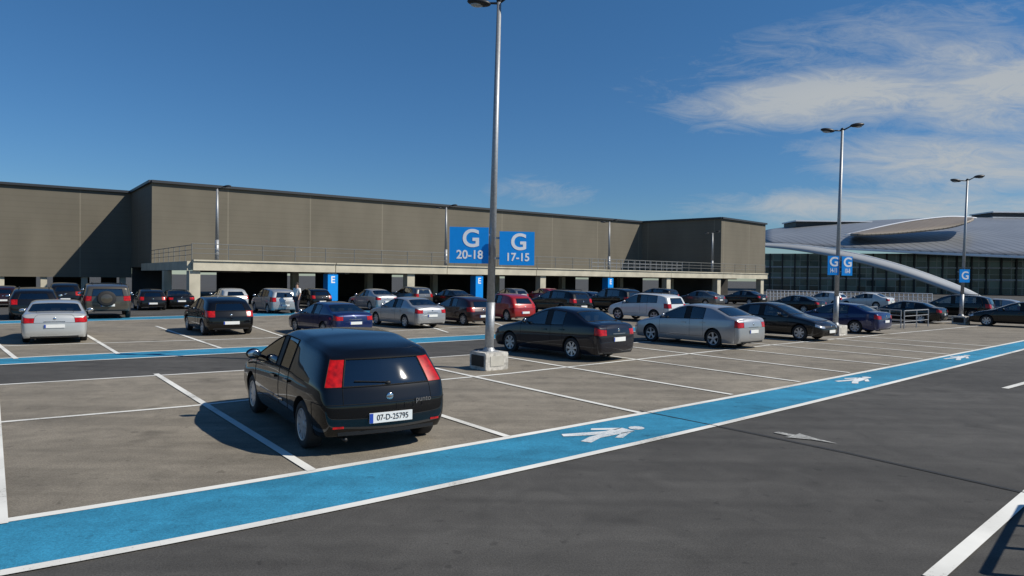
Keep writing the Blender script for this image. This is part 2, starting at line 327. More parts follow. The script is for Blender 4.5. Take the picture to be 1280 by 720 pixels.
def build_body(sp):
    L, W, sc = sp['L'], sp['W'], sp['H']/sp['base']; hw = W/2; CN = 12; RR = 5
    FR = [-1, -sp['lamp'], 0, sp['lamp'], 1]
    bm = bmesh.new(); hatch = sp['kind'] == 'hatch'
    def co(c, r):
        top = sp['top'][c]*sc; belt = sp['belt'][c]*sc; sill = sp['sill']
        green = (5 <= c <= (12 if hatch else 9))
        if green: z4 = top-(.065 if (hatch and c == 12) else .055)
        else: z4 = top-(top-belt)*.4
        low = sill+.17
        z = [sill+(.03 if c in (0, 12) else 0), low, low+(belt-low)*(sp['mid'] if c in (0, 1, 11, 12) else .56), belt, z4, top][r]
        wt = [.93, .985, 1.0, .965, None, None][r]
        if wt is None:
            if green: wt = sp['gw'][r-4]
            elif c in (4, 10): wt = .90 if r == 4 else .82
            else: wt = .92 if r == 4 else .82
        x = sp['xs'][c]
        if c == 0:
            x = [.08, 0, .01, .07, .11, .16][r]; wt *= .84
        elif c == 1: wt *= .97; x += [0, 0, 0, 0, .02, .05][r]
        elif c == 12:
            x = L-sp['inw'][r]; wt *= (.91 if hatch and r >= 3 else .89)
        elif c == 11:
            if hatch: x = L-sp['inw'][r]-(.22 if r < 3 else sp['c11'])
            wt *= .98
        return Vector((L/2-x, hw*wt, z))
    side = {}
    for sgn in (1, -1):
        for c in range(CN+1):
            for r in range(RR+1):
                p = co(c, r); side[(sgn, c, r)] = bm.verts.new((p.x, p.y*sgn, p.z))
    spine = [(0, r) for r in range(RR+1)]+[(c, RR) for c in range(1, CN)]+[(CN, r) for r in range(RR, -1, -1)]
    across = []
    for s, (c, r) in enumerate(spine):
        row = [side[(1, c, r)]]; p = co(c, r)
        for f in FR[1:-1]:
            q = Vector((p.x, -f*p.y, p.z)); b = 1-f*f
            if c == 0: q.x += .12*b
            if c == CN: q.x -= sp['bulge']*b
            if r == RR: q.z += (.032 if c >= 4 else .04)*b
            if c == 4 and r == RR: q.x += .16*b
            if c == 5 and r == RR: q.x += .06*b
            if c == 9 and not hatch: q.x -= .04*b
            if c == 10 and not hatch: q.x -= .08*b
            row.append(bm.verts.new(q))
        row.append(side[(-1, c, r)]); across.append(row)
    tags = []
    def T(k):
        if k not in tags: tags.append(k)
        return tags.index(k)
    def sidetag(c, r, g):
        if c == 0 and r == 2: return ('headlight', g)
        if c == 11 and r == sp['trow'] and not sp.get('cap_lamp'): return ('taillight', g)
        if r == 3:
            if c in (4, 5): return ('side_window', g, 0)
            if c == 6: return ('pillar_trim', g)
            if c == 7: return ('side_window', g, 1)
            if c in (8, 9) and sp['quarter'] and hatch: return ('side_window', g, 2)
        if r in (1, 2) and c in (4, 5, 6): return ('door', g, 0)
        if r in (1, 2) and c == 7: return ('door', g, 1)
        if r <= 1 and c == 0: return ('bumper', 0)
        if r <= 1 and c == 11: return ('bumper', 1)
        return ('body',)
    for g in (1, -1):
        for c in range(CN):
            for r in range(RR):
                q = [side[(g, c, r)], side[(g, c+1, r)], side[(g, c+1, r+1)], side[(g, c, r+1)]]
                f = bm.faces.new(q if g < 0 else q[::-1]); f.material_index = T(sidetag(c, r, g))
    def sptag(s, k):
        mid = k in (1, 2)
        if s < 5:
            if s <= 1: return ('grille', 1) if (s == 0 and mid) else ('bumper', 0)
            if s == 2: return ('grille', 0) if mid else ('headlight', 1 if k == 0 else -1)
            return ('body',)
        if s < 17:
            c = s-5
            if c == 4: return ('windshield',)
            if c in (1, 2, 3): return ('bonnet',)
            if not hatch and c == 9: return ('rear_window',)
            if not hatch and c == 10: return ('boot_lid',) if mid else ('body',)
            return ('body',)
        r = 21-s
        if r == sp['trow'] and not mid: return ('taillight', 1 if k == 0 else -1)
        if r <= 1: return ('bumper', 1)
        if hatch:
            if r == 3 and mid: return ('rear_window',)
            if r == 2 and mid: return ('tailgate',)
            return ('body',)
        return ('boot_lid',) if mid else ('body',)
    for s in range(len(spine)-1):
        for k in range(4):
            f = bm.faces.new((across[s][k], across[s][k+1], across[s+1][k+1], across[s+1][k])); f.material_index = T(sptag(s, k))
    bot = {}
    for c in range(CN+1):
        if c == 0: bot[c] = across[0]
        elif c == CN: bot[c] = across[-1]
        else:
            p = co(c, 0); bot[c] = [side[(1, c, 0)]]+[bm.verts.new((p.x, -f*p.y, p.z)) for f in FR[1:-1]]+[side[(-1, c, 0)]]
    for c in range(CN):
        for k in range(4):
            f = bm.faces.new((bot[c][k], bot[c+1][k], bot[c+1][k+1], bot[c][k+1])); f.material_index = T(('underbody',))
    cl = bm.edges.layers.float.new('crease_edge')
    for g in (1, -1):
        for c in range(CN):
            for r, w in ((0, .7), (1, .15), (2, .25), (3, .45), (4, .5 if c >= 4 else .2), (5, .15)):
                e = bm.edges.get((side[(g, c, r)], side[(g, c+1, r)]));
                if e: e[cl] = w
        for c in (0, CN):
            for r in range(RR):
                e = bm.edges.get((side[(g, c, r)], side[(g, c, r+1)])); e[cl] = .22 if c == CN else .2
    def rowcrease(s, w):
        for k in range(4):
            e = bm.edges.get((across[s][k], across[s][k+1])); e[cl] = w
    rowcrease(0, .6); rowcrease(len(spine)-1, .6); rowcrease(9, .3); rowcrease(10, .2)
    if hatch: rowcrease(17, .5); rowcrease(18, .4); rowcrease(19, .4); rowcrease(20, .5)
    else: rowcrease(14, .3); rowcrease(15, .4); rowcrease(17, .55); rowcrease(20, .4)
    bmesh.ops.recalc_face_normals(bm, faces=bm.faces)
    T(('wheel_well',)); me = bpy.data.meshes.new('b'); bm.to_mesh(me); bm.free()
    dm = [bpy.data.materials.new('tmp') for _ in tags]
    for m in dm: me.materials.append(m)
    o = bpy.data.objects.new('tmp_body', me); C.objects.link(o)
    ss = o.modifiers.new('s', 'SUBSURF'); ss.levels = ss.render_levels = 3
    dg = bpy.context.evaluated_depsgraph_get(); dg.update()
    pre = bpy.data.meshes.new_from_object(o.evaluated_get(dg))
    cb = bmesh.new(); wr = sp['wr']
    wx = [L/2-sp['fo'], L/2-sp['fo']-sp['wb']]
    for x in wx:
        for g in (1, -1): add_tube(cb, (x, g*(hw-.27), wr+.015), (x, g*(hw+.2), wr+.015), wr+.04, n=40)
    cm = bpy.data.meshes.new('c'); cb.to_mesh(cm); cb.free()
    for m in dm: cm.materials.append(m)
    for p in cm.polygons: p.material_index = len(tags)-1
    co_ = bpy.data.objects.new('tmp_cut', cm); C.objects.link(co_)
    bo = o.modifiers.new('b', 'BOOLEAN'); bo.operation = 'DIFFERENCE'; bo.object = co_; bo.solver = 'EXACT'
    bpy.context.view_layer.update(); dg = bpy.context.evaluated_depsgraph_get()
    fin = bpy.data.meshes.new_from_object(o.evaluated_get(dg))
    bpy.data.objects.remove(o); bpy.data.objects.remove(co_)
    return tags, pre, fin, wx
PAINTED = {'body', 'door', 'bumper', 'bonnet', 'tailgate', 'boot_lid'}
MATOF = dict(headlight='head', taillight='tail', side_window='glass', windshield='glass', rear_window='glass', pillar_trim='black', grille='black', underbody='well', wheel_well='well')
PRIO = ['windshield', 'rear_window', 'side_window', 'pillar_trim', 'door', 'bonnet', 'boot_lid', 'tailgate', 'headlight', 'taillight', 'grille', 'bumper', 'body', 'wheel_well', 'underbody']
def split_body(tags, pre, fin, root, basepaint):
    vs = [v.co.copy() for v in pre.vertices]; bvh = BVHTree.FromPolygons(vs, [tuple(p.vertices) for p in pre.polygons])
    parts = {}
    for p in fin.polygons:
        t = tags[min(p.material_index, len(tags)-1)]
        if t[0] == 'wheel_well': t = ('wheel_well', p.center.x > 0, p.center.y > 0)
        parts.setdefault(t, []).append(p)
    made = {}
    for t, ps in parts.items():
        vm = {}; V = []; Fc = []
        for p in ps:
            f = []
            for vi in p.vertices:
                if vi not in vm: vm[vi] = len(V); V.append(fin.vertices[vi].co.copy())
                f.append(vm[vi])
            Fc.append(f)
        me = bpy.data.meshes.new(t[0]); me.from_pydata(V, [], Fc)
        me.materials.append(PAINT[basepaint] if t[0] in PAINTED else M[MATOF[t[0]]])
        if t[0] not in ('wheel_well', 'underbody'):
            for p in me.polygons: p.use_smooth = True
            N = []
            for v in V:
                loc, nn, fi, d = bvh.find_nearest(v); pp = pre.polygons[fi]
                w = poly_3d_calc([vs[i] for i in pp.vertices], loc); q = Vector((0, 0, 0))
                for i, ww in zip(pp.vertices, w): q += pre.vertices[i].normal*ww
                N.append(q.normalized())
            me.normals_split_custom_set_from_vertices(N)
        o = bpy.data.objects.new(t[0], me); C.objects.link(o); o.parent = root; made[t] = o
    em = {}
    for p in pre.polygons:
        for k in p.edge_keys: em.setdefault(k, []).append(p.material_index)
    gaps = {}; G = ('side_window', 'windshield', 'rear_window', 'pillar_trim'); wxs, wr = WXS
    for (a, b), m in em.items():
        if len(m) < 2 or m[0] == m[1]: continue
        ta, tb = tags[m[0]], tags[m[1]]
        if 'underbody' in (ta[0], tb[0]): continue
        mid = (vs[a]+vs[b])/2
        if any((mid.x-x)**2+(mid.z-wr)**2 < (wr+.06)**2 for x in wxs): continue
        owner = min(ta, tb, key=lambda q: PRIO.index(q[0]))
        if owner not in made: continue
        isg = owner[0] in G
        add_tube(gaps.setdefault(owner, bmesh.new()), vs[a], vs[b], .011 if isg else .0045, n=4)
    for t, g in gaps.items(): obj('window_seal' if t[0] in G else 'panel_gap', g, M['seal'], made[t])
    return made, bvh
def wheel(root, x, y, r, sgn, spokes, disc=False):
    bm = bmesh.new(); lathe_y(bm, [(.0, -.02*sgn), (r*.55, -.02*sgn), (r*.55, -.05*sgn), (0, -.05*sgn)])
    w = obj('wheel', bm, M['darkmetal'], root, loc=(x, y, r))
    bm = bmesh.new(); wd = .095
    lathe_y(bm, [(r*.66, -wd), (r*.90, -wd), (r*.985, -wd*.8), (r, -wd*.5), (r, wd*.5), (r*.985, wd*.8), (r*.90, wd), (r*.68, wd*.96), (r*.66, wd*.7), (r*.66, -wd)], 36)
    obj('tyre', bm, M['rubber'], w, True)
    bm = bmesh.new(); s = sgn
    lathe_y(bm, [(r*.68, .085*s), (r*.665, .092*s), (r*.62, .088*s), (r*.60, .05*s), (r*.60, -.02*s)], 36)
    lathe_y(bm, [(0, .078*s), (r*.12, .078*s), (r*.17, .066*s), (r*.17, .03*s)], 16)
    for k in range(spokes):
        a = 2*math.pi*k/spokes+.2
        ra, rb = r*.10, r*.64; wa, wb_ = r*.085, r*(.12 if not disc else .15)
        d = Vector((math.cos(a), 0, math.sin(a))); n = Vector((-d.z, 0, d.x)); q = []
        for rr, ww, yy in ((ra, wa, .072), (rb, wb_, .082)):
            for sg in (-1, 1):
                for dy in (0, -.025): q.append(bm.verts.new(d*rr+n*ww*sg+Vector((0, (yy+dy)*s, 0))))
        for f in ((0, 2, 6, 4), (1, 3, 7, 5), (0, 1, 5, 4), (2, 3, 7, 6)): bm.faces.new([q[i] for i in f])
    obj('rim', bm, M['rim'], w)
    return w
PROTO = {}
def make_type(key, cat_label, basepaint):
    global WXS
    sp = SPECS[key]; tags, pre, fin, wx = build_body(sp); WXS = (wx, sp['wr'])
    root = thing('parked_car', cat_label, 'car'); L, W = sp['L'], sp['W']; sc = sp['H']/sp['base']; xs = sp['xs']
    made, bvh = split_body(tags, pre, fin, root, basepaint)
    for x in wx:
        for g in (1, -1): wheel(root, x, g*(W/2-.12), sp['wr'], g, {'punto': 9, 'hatch': 7, 'sedan': 7, 'fast': 5, 'mpv': 6, 'estate': 5, 'suv': 5, 'offroad': 6}[key], key == 'punto')
    hz = sp['H']
    for xx, ys in ((L/2-xs[6]-.05, (-.36, .36)), (L/2-xs[8]-.12, (-.42, 0, .42))):
        for y in ys:
            wsd = .46 if len(ys) == 2 else .42
            bm = bmesh.new(); g = add_box(bm, (xx+.05, y, hz-.72), (.14, wsd, .62)); bmesh.ops.bevel(bm, geom=bm.edges[:], offset=.04, segments=2)
            st = obj('seat', bm, M['seat'], root)
            bm = bmesh.new(); add_box(bm, (xx-.0, y, hz-.30), (.09, .25, .17)); bmesh.ops.bevel(bm, geom=bm.edges[:], offset=.035, segments=2); obj('headrest', bm, M['seat'], st)
    bm = bmesh.new(); add_box(bm, (L/2-xs[4]-.42, 0, sp['belt'][4]*sc-.09), (.45, W*.78, .16)); bmesh.ops.bevel(bm, geom=bm.edges[:], offset=.04, segments=2); obj('dashboard', bm, M['seat'], root)
    bm = bmesh.new(); add_box(bm, (-.35, 0, sp['belt'][6]*sc-.38), (L*.62, W*.86, .05)); obj('cabin_floor', bm, M['seat'], root)
    if key != 'offroad':
        xe = L/2-(L-.30 if sp['kind'] == 'hatch' else xs[10]); bm = bmesh.new(); add_box(bm, ((xe+L/2-xs[8]-.25)/2, 0, sp['belt'][10 if sp['kind'] != 'hatch' else 12]*sc-.07), (abs(L/2-xs[8]-.25-xe), W*.72, .03)); obj('parcel_shelf', bm, M['seat'], root)
    def hit_side(x, z, g):
        h = bvh.ray_cast(Vector((x, g*3, z)), Vector((0, -g, 0))); return h[0] if h[0] else Vector((x, g*W/2, z))
    def hit_end(y, z, e):
        h = bvh.ray_cast(Vector((e*5, y, z)), Vector((-e, 0, 0))); return h[0] if h[0] else Vector((e*L/2, y, z))
    for g in (1, -1):
        for di, (ci, off) in enumerate(((6, .06), (8, .10))):
            d = made.get(('door', g, di)); x = L/2-sp['xs'][ci]+off; z = sp['belt'][ci]*sc-.13
            p = hit_side(x, z, g); bm = bmesh.new(); add_box(bm, (p.x, p.y+.018*g, p.z), (.19, .022, .03)); add_box(bm, (p.x-.08, p.y+.006*g, p.z), (.02, .03, .028)); add_box(bm, (p.x+.08, p.y+.006*g, p.z), (.02, .03, .028))
            bmesh.ops.bevel(bm, geom=bm.edges[:], offset=.004, segments=1)
            obj('door_handle', bm, PAINT[basepaint], d)
        x = L/2-sp['xs'][4]-.36; z = sp['belt'][5]*sc+.09; p = hit_side(x, z-.07, g)
        bm = bmesh.new(); add_ball(bm, (p.x, p.y+.125*g, z), (.062, .105, .075)); add_tube(bm, (p.x, p.y-.02*g, z-.05), (p.x, p.y+.08*g, z-.02), .022, n=8)
        mi = obj('wing_mirror', bm, PAINT[basepaint], root, True)
        bm = bmesh.new(); add_ball(bm, (p.x-.05, p.y+.125*g, z), (.015, .088, .06), 14, 8); obj('mirror_glass', bm, M['chrome'], mi, True)
    zp = (.43 if key == 'punto' else (.50*sc if sp['kind'] == 'hatch' else .62)) + (sp['sill']-.2)*.6
    for e, z in ((-1, zp), (1, .40+(sp['sill']-.2))):
        p = hit_end(0, z, e); bm = bmesh.new(); add_box(bm, (p.x+e*.014, 0, z), (.014, .53, .115)); pl_ = obj('number_plate', bm, M['plate'], root)
        if e == -1:
            bm = bmesh.new(); add_box(bm, (p.x-.0225, .242, z), (.003, .042, .108)); obj('plate_band', bm, M['plateblue'], pl_)
            if key == 'punto':
                mt = Matrix.Translation((p.x-.0235, -.02, z)) @ Matrix.Rotation(R(-90), 4, 'Z') @ Matrix.Rotation(R(90), 4, 'X')
                text('plate_lettering', '07-D-25795', .094, M['plateink'], pl_, mt, 0, .86)
    bm = bmesh.new(); zi = .265+(sp['sill']-.2)
    add_band(bm, [hit_end(y*W/1.7, zi, -1) for y in (-.6, -.5, -.4, -.3, -.2, -.1, 0, .1, .2, .3, .4, .5, .6)], .06, Vector((-.01, 0, 0)))
    obj('bumper_insert', bm, M['black'], made.get(('bumper', 1)))
    bm = bmesh.new(); p = hit_end(-.5, sp['sill']+.03, -1); add_tube(bm, (p.x+.2, .5, sp['sill']-.01), (p.x-.02, .5, sp['sill']-.01), .022, n=12); obj('exhaust', bm, M['darkmetal'], root, True)
    zz = (.74 if key == 'punto' else .80)*sc if sp['kind'] == 'hatch' else .86
    p = hit_end(0, zz, -1); bm = bmesh.new(); add_ball(bm, (p.x-.004, 0, zz), (.012, .045, .045)); obj('badge', bm, M['chrome'], root, True)
    p = hit_end(0, .58*sc, 1); bm = bmesh.new(); add_ball(bm, (p.x+.004, 0, .58*sc), (.012, .05, .05)); obj('badge', bm, M['chrome'], root, True)
    if sp['kind'] == 'sedan':
        bm = bmesh.new(); p = hit_end(0, .77, -1); add_box(bm, (p.x-.004, 0, .77), (.012, .55, .018)); obj('boot_handle', bm, M['chrome'], root)
    if key == 'punto':
        bm = bmesh.new(); a = hit_end(0, .82, -1); b = hit_end(.40, .85, -1)
        add_tube(bm, a+Vector((-.02, 0, 0)), b+Vector((-.022, 0, 0)), .007, n=6); add_ball(bm, a+Vector((-.012, 0, -.01)), (.022, .035, .025)); obj('rear_wiper', bm, M['black'], root)
        p0 = hit_end(-.30, .60, -1); p1 = hit_end(-.56, .60, -1); ang = math.degrees(math.atan2(p1.x-p0.x, .26))
        mt = Matrix.Translation(((p0.x+p1.x)/2-.02, -.43, .60)) @ Matrix.Rotation(R(-90+ang), 4, 'Z') @ Matrix.Rotation(R(90), 4, 'X') @ Matrix.Shear('XY', 4, (.25, 0))
        text('nameplate', 'punto', .09, M['chrome'], root, mt, .001)
        h = bvh.ray_cast(Vector((.15, 0, 5)), Vector((0, 0, -1)))[0]
        bm = bmesh.new(); add_tube(bm, (.15, 0, h.z), (-.02, 0, h.z+.15), .005, .003, 6); add_ball(bm, (.15, 0, h.z+.008), (.04, .02, .015)); obj('antenna', bm, M['black'], root)
        for g in (1, -1):
            bm = bmesh.new(); add_band(bm, [hit_end(y*g, .34, -1) for y in (.54, .58, .62, .66)], .03, Vector((-.008, 0, 0))); obj('reflector', bm, M['tail'], root)
            for nm, xa, xb in (('front', .62, -.12), ('rear', -.16, -.58)):
                bm = bmesh.new(); add_band(bm, [hit_side(xa+(xb-xa)*k/8, .46, g) for k in range(9)], .04, Vector((0, .008*g, 0)))
                obj('rubbing_strip', bm, PAINT[basepaint], made.get(('door', g, 0 if nm == 'front' else 1)))
    if key == 'offroad':
        bm = bmesh.new(); lathe_y(bm, [(0, .09), (.30, .10), (.36, .07), (.37, 0), (.34, -.08), (0, -.09)], 30)
        bmesh.ops.transform(bm, matrix=Matrix.Translation((-L/2-.12, .05, .98)) @ Matrix.Rotation(R(90), 4, 'Z'), verts=bm.verts); sw = obj('spare_wheel', bm, M['rubber'], root, True)
        bm = bmesh.new(); lathe_y(bm, [(0, .13), (.14, .125), (.22, .105)], 24)
        bmesh.ops.transform(bm, matrix=Matrix.Translation((-L/2-.12, .05, .98)) @ Matrix.Rotation(R(90), 4, 'Z'), verts=bm.verts); obj('spare_wheel_cover', bm, PAINT['grey'], sw, True)
    if key in ('offroad', 'suv', 'estate'):
        for g in (1, -1):
            bm = bmesh.new(); y = g*W*.30; z = sp['H']+.02; add_tube(bm, (L/2-2.1, y, z), (-L/2+.75, y, z), .015, n=6)
            for x in (L/2-2.1, -L/2+.75, 0): add_tube(bm, (x, y, z-.06), (x, y, z), .015, n=6)
            obj('roof_rail', bm, M['darkmetal'], root)
    PROTO[key] = root; return root
def dup(root):
    r = root.copy(); C.objects.link(r)
    for ch in list(root.children):
        c = ch.copy(); C.objects.link(c); c.parent = r
        for g in list(ch.children):
            d = g.copy(); C.objects.link(d); d.parent = c
    return r
def repaint(root, key):
    for ch in list(root.children)+[g for c in root.children for g in c.children]:
        if ch.type == 'MESH' and ch.data.materials and ch.data.materials[0].name.startswith('car_paint_'):
            ch.material_slots[0].link = 'OBJECT'; ch.material_slots[0].material = PAINT[key]
def fit(root, key, x0, x1, yb, th, y0=None, smin=.9, smax=1.12):
    sp = SPECS[key]; gx, gy = (x0+x1)/2, yb-6; s = 1
    if yb < 400: gy = yb-2
    for it in range(80):
        P = at(gx, max(gy, 362)); cs, sn = math.cos(th), math.sin(th); X = []; Y = []
        def pr(a, b, z): return proj((P.x+s*(a*cs-b*sn), P.y+s*(a*sn+b*cs), z*s))
        for a, b, z in [(e*sp['L']/2, g*sp['W']/2*.88, z) for e in (-1, 1) for g in (-1, 1) for z in (.3, .8)]+[(x, g*sp['W']/2, 0) for x in (sp['L']/2-sp['fo']-sp['wr']*.2, sp['L']/2-sp['fo']-sp['wb']) for g in (-1, 1)]:
            q = pr(a, b, z); X.append(q[0]); Y.append(q[1])
        wr_ = (x1-x0)/(max(X)-min(X)); hr = wr_
        top = min(pr(a, b, sp['H'])[1] for a in (-.9, -.2, .3) for b in (-.5, .5))
        if y0: hr = (yb-y0)/(max(Y)-top)
        s *= 1+.4*((wr_+hr)/2-1); s = max(smin, min(smax, s))
        gx += ((x0+x1)/2-(max(X)+min(X))/2)*.8; gy += (yb-max(Y))*.6
    zs = max(.90, min(1.06, hr)) if y0 else 1
    root.location = at(gx, max(gy, 362)); root.location.z = .004
    root.rotation_euler = (0, 0, th); root.scale = (s, s, s*zs)
CARS = [
 ('punto', 'black', 306, 556, 561, 123, None, 'black hatchback nearest the camera, plate 07-D-25795 and tall red tail lamps'),
 ('sedan', 'midnight', 621, 789, 450, 133, 382, 'dark navy saloon just right of the central lamp post'),
 ('fast', 'silver', 798, 951, 435, 129, 379, 'large silver saloon parked right of the dark navy saloon'),
 ('sedan', 'jet', 920, 1027, 426, -48, 377, 'glossy black saloon facing the camera beside the large silver saloon'),
 ('sedan', 'blue', 998, 1098, 417, 131, 378, 'dark blue saloon parked behind the second tall lamp post'),
 ('sedan', 'pale', 22, 115, 428, 122, 376, 'pale silver car seen from behind, nearest car at the left edge'),
 ('offroad', 'bronze', 97, 169, 398, 122, 354, 'bronze off-road vehicle with spare wheel on its back'),
 ('hatch', 'black', 227, 320, 419, 126, 370, 'black hatchback seen from behind between off-roader and blue saloon'),
 ('sedan', 'blue', 358, 468, 421, 131, 377, 'bright navy blue saloon beyond the nearest black hatchback'),
 ('sedan', 'silver', 463, 555, 410, 131, 371, 'silver saloon parked right of the bright navy blue saloon'),
 ('hatch', 'maroon', 546, 607, 407, 130, 370, 'very dark maroon hatchback left of the red hatchback'),
 ('hatch', 'red', 600, 663, 402, 126, 366, 'bright red hatchback partly behind the central lamp post'),
 ('estate', 'black', 658, 740, 393, 128, 362, 'black estate car right of the red hatchback'),
 ('suv', 'white', 761, 856, 403, 131, 366, 'white sport utility car with dark windows behind the large silver saloon'),
 ('suv', 'black', 733, 800, 391, 128, 360, 'black sport utility car behind the white one'),
 ('hatch', 'navy', 706, 752, 388, 128, None, 'small navy car in front of the black sport utility car'),
 ('mpv', 'silver', 316, 370, 392, 127, 360, 'silver people carrier beside the person in a white shirt'),
 ('estate', 'jet', 4, 80, 399, 124, 361, 'black estate car behind the pale silver car at far left'),
 ('sedan', 'silver', 438, 494, 388, 129, 361, 'silver saloon in the row behind, left of the third deck column'),
 ('sedan', 'black', 534, 592, 384, 130, 362, 'black saloon in the shade of the deck beyond the maroon hatchback'),
 ('hatch', 'jet', 168, 206, 388, 124, 361, 'small black car just right of the bronze off-roader'),
 ('sedan', 'black', 200, 242, 386, 124, 362, 'black car in shade left of the first deck column'),
 ('hatch', 'pale', 258, 314, 386, 126, 361, 'pale car behind the black hatchback near the first deck column'),
 ('hatch', 'black', 374, 408, 385, 127, None, 'black car in shade left of the column with an E sign'),
 ('mpv', 'grey', 495, 535, 383, 128, None, 'grey people carrier in shade beside the third deck column'),
 ('hatch', 'jet', 60, 102, 384, 123, None, 'black car in shade under the left wing'),
 ('sedan', 'grey', 845, 905, 383, 130, None, 'grey saloon in shade beyond the white sport utility car'),
 ('sedan', 'black', 900, 958, 381, 130, None, 'black saloon in shade by the last deck columns'),
 ('sedan', 'black', 962, 1024, 391, 131, 369, 'black saloon just behind the glossy black one facing the camera'),
 ('hatch', 'white', 1012, 1050, 384, 130, None, 'white car left of the second tall lamp post'),
 ('sedan', 'jet', 1088, 1172, 404, 133, 376, 'black saloon behind the metal trolley barrier'),
 ('suv', 'black', 1153, 1232, 401, 136, 368, 'black sport utility car left of the third tall lamp post'),
 ('hatch', 'silver', 1212, 1266, 400, 134, 373, 'silver hatchback right of the third tall lamp post'),
 ('sedan', 'black', 1231, 1320, 411, 137, 377, 'black saloon cut off by the right edge'),
 ('hatch', 'grey', 620, 655, 380, 128, None, 'grey car in shade beyond the red hatchback'),
 ('mpv', 'jet', 800, 842, 382, 129, None, 'black people carrier in shade above the white sport utility car roof'),
 ('hatch', 'red', 664, 696, 379, 128, None, 'small red car in deep shade behind the black estate car'),
 ('sedan', 'white', 1062, 1104, 386, 131, None, 'white saloon far off by the white railing'),
 ('hatch', 'maroon', -12, 22, 384, 123, None, 'dark red car in shade at the far left edge'),
]
for key, col, x0, x1, yb, th, y0, lab in CARS:
    if key not in PROTO: r = make_type(key, lab, col)
    else: r = dup(PROTO[key])
    r['label'] = lab; r['group'] = 'cars parked in the bays'; repaint(r, col)
    fit(r, key, x0, x1, yb, R(th), y0, smax=1.13 if key == 'punto' else 1.1)
# ---------------------------------------------------------------- lamps
def lamp(px, yb, label, lean=0, blk=True, headang=0, z0=0, rpole=.095, hh=None, arm=.42, group='tall double headed lamp posts', Y=None, heads=(1, -1)):
    P = at(px, yb) if Y is None else pt(px, yb, Y)
    if Y is not None: P.z = z0
    t = thing('lamp_post', label, 'lamp post', P, headang, group); bz = 0
    if blk:
        bm = bmesh.new(); add_box(bm, (0, 0, .21), (.66, .66, .42), R(38)); bmesh.ops.bevel(bm, geom=bm.edges[:], offset=.025, segments=2); b = obj('concrete_base', bm, M['white_block'], t)
        bm = bmesh.new(); add_box(bm, (0, -.335, .22), (.50, .012, .26)); bmesh.ops.transform(bm, matrix=Matrix.Rotation(R(38-90), 4, 'Z'), verts=bm.verts); obj('hazard_panel', bm, M['black'], b)
        bm = bmesh.new(); add_box(bm, (0, -.335, .22), (.40, .012, .24)); bmesh.ops.transform(bm, matrix=Matrix.Rotation(R(38), 4, 'Z'), verts=bm.verts); obj('painted_panel', bm, M['concrete'], b)
        bz = .42
    bm = bmesh.new(); add_box(bm, (0, 0, bz+.01), (.34, .34, .02), R(38)); add_tube(bm, (0, 0, bz+.02), (0, 0, bz+.10), .15, .11, 16)
    for a in range(4): add_tube(bm, (.13*math.cos(a*1.57+1.45), .13*math.sin(a*1.57+1.45), bz), (.13*math.cos(a*1.57+1.45), .13*math.sin(a*1.57+1.45), bz+.06), .015, n=6)
    obj('base_flange', bm, M['galv'], t)
    dx = math.sin(R(lean)); h = hh-z0
    bm = bmesh.new(); add_tube(bm, (0, 0, bz), (dx*1.6, 0, 1.6), rpole*1.15, rpole*1.12, 20); add_tube(bm, (dx*1.6, 0, 1.6), (dx*h, 0, h), rpole, rpole*.55, 20)
    obj('pole', bm, M['galv'], t, True)
    bm = bmesh.new(); dz = {1: .17, -1: -.06}
    for g in heads: add_tube(bm, (dx*h, 0, h-.06), (dx*h+g*arm, 0, h+dz[g]), .03, .025, 8)
    add_ball(bm, (dx*h, 0, h), (.07, .07, .06)); obj('arm', bm, M['darkmetal'], t, True)
    for g in heads:
        bm = bmesh.new(); c = (dx*h+g*(arm+.18), 0, h+dz[g]+.01); add_ball(bm, c, (.29, .15, .085), 20, 10, Matrix.Rotation(-g*.12, 4, 'Y'))
        hd = obj('lamp_head', bm, M['darkmetal'], t, True)
        bm = bmesh.new(); add_ball(bm, (c[0]+g*.03, 0, c[2]-.045), (.18, .11, .06), 16, 8); obj('lens', bm, M['lens'], hd, True)
    return t, P, dx, h
MAIN = lamp(611, 461, 'tall central lamp post carrying the large blue G signs', lean=.95, hh=8.80, arm=.30)
LP2 = lamp(1044, 419, 'lamp post at right with two small blue G signs, nearer of the right pair', lean=.9, hh=8.42, rpole=.09, arm=.42)
LP3 = lamp(1201, 405, 'rightmost lamp post with a narrow blue sign', lean=1.4, hh=7.75, rpole=.085, arm=.45)
def sign(base, xoff, z, w, h, txt1, txt2, label, rz, side):
    P = base; t = thing('direction_sign', label, 'sign', (P.x+xoff, P.y-.14, z), rz, None)
    bm = bmesh.new(); add_box(bm, (0, 0, 0), (w, .03, h)); bmesh.ops.bevel(bm, geom=[e for e in bm.edges], offset=.008, segments=1); obj('panel', bm, M['signblue'], t)
    mt = lambda x, zz: Matrix.Translation((x, -.018, zz)) @ Matrix.Rotation(R(90), 4, 'X')
    text('lettering', txt1, h*(.68 if txt2 else .85), M['signwhite'], t, mt(.05*w, h*.17 if txt2 else 0), .014*h)
    if txt2: text('lettering', txt2, h*.33, M['signwhite'], t, mt(.02*w, -h*.27), .007*h, min(1, w/h*.9))
    bm = bmesh.new()
    for zz in (-h*.3, h*.3): add_box(bm, (-side*w*.25, .035, zz), (w*.75, .04, .05))
    obj('bracket', bm, M['galv'], t); return t
P = MAIN[1]
sign(P, -.50, 2.2+(345.8-306)/F*(P.y-.14), .93, .86, 'G', '20-18', 'large blue G 20-18 sign left of the central lamp post', R(6), -1)
sign(P, .64, 2.2+(346-309.5)/F*(P.y-.14), .84, .80, 'G', '17-15', 'large blue G 17-15 sign right of the central lamp post', R(8), 1)
P = LP2[1]
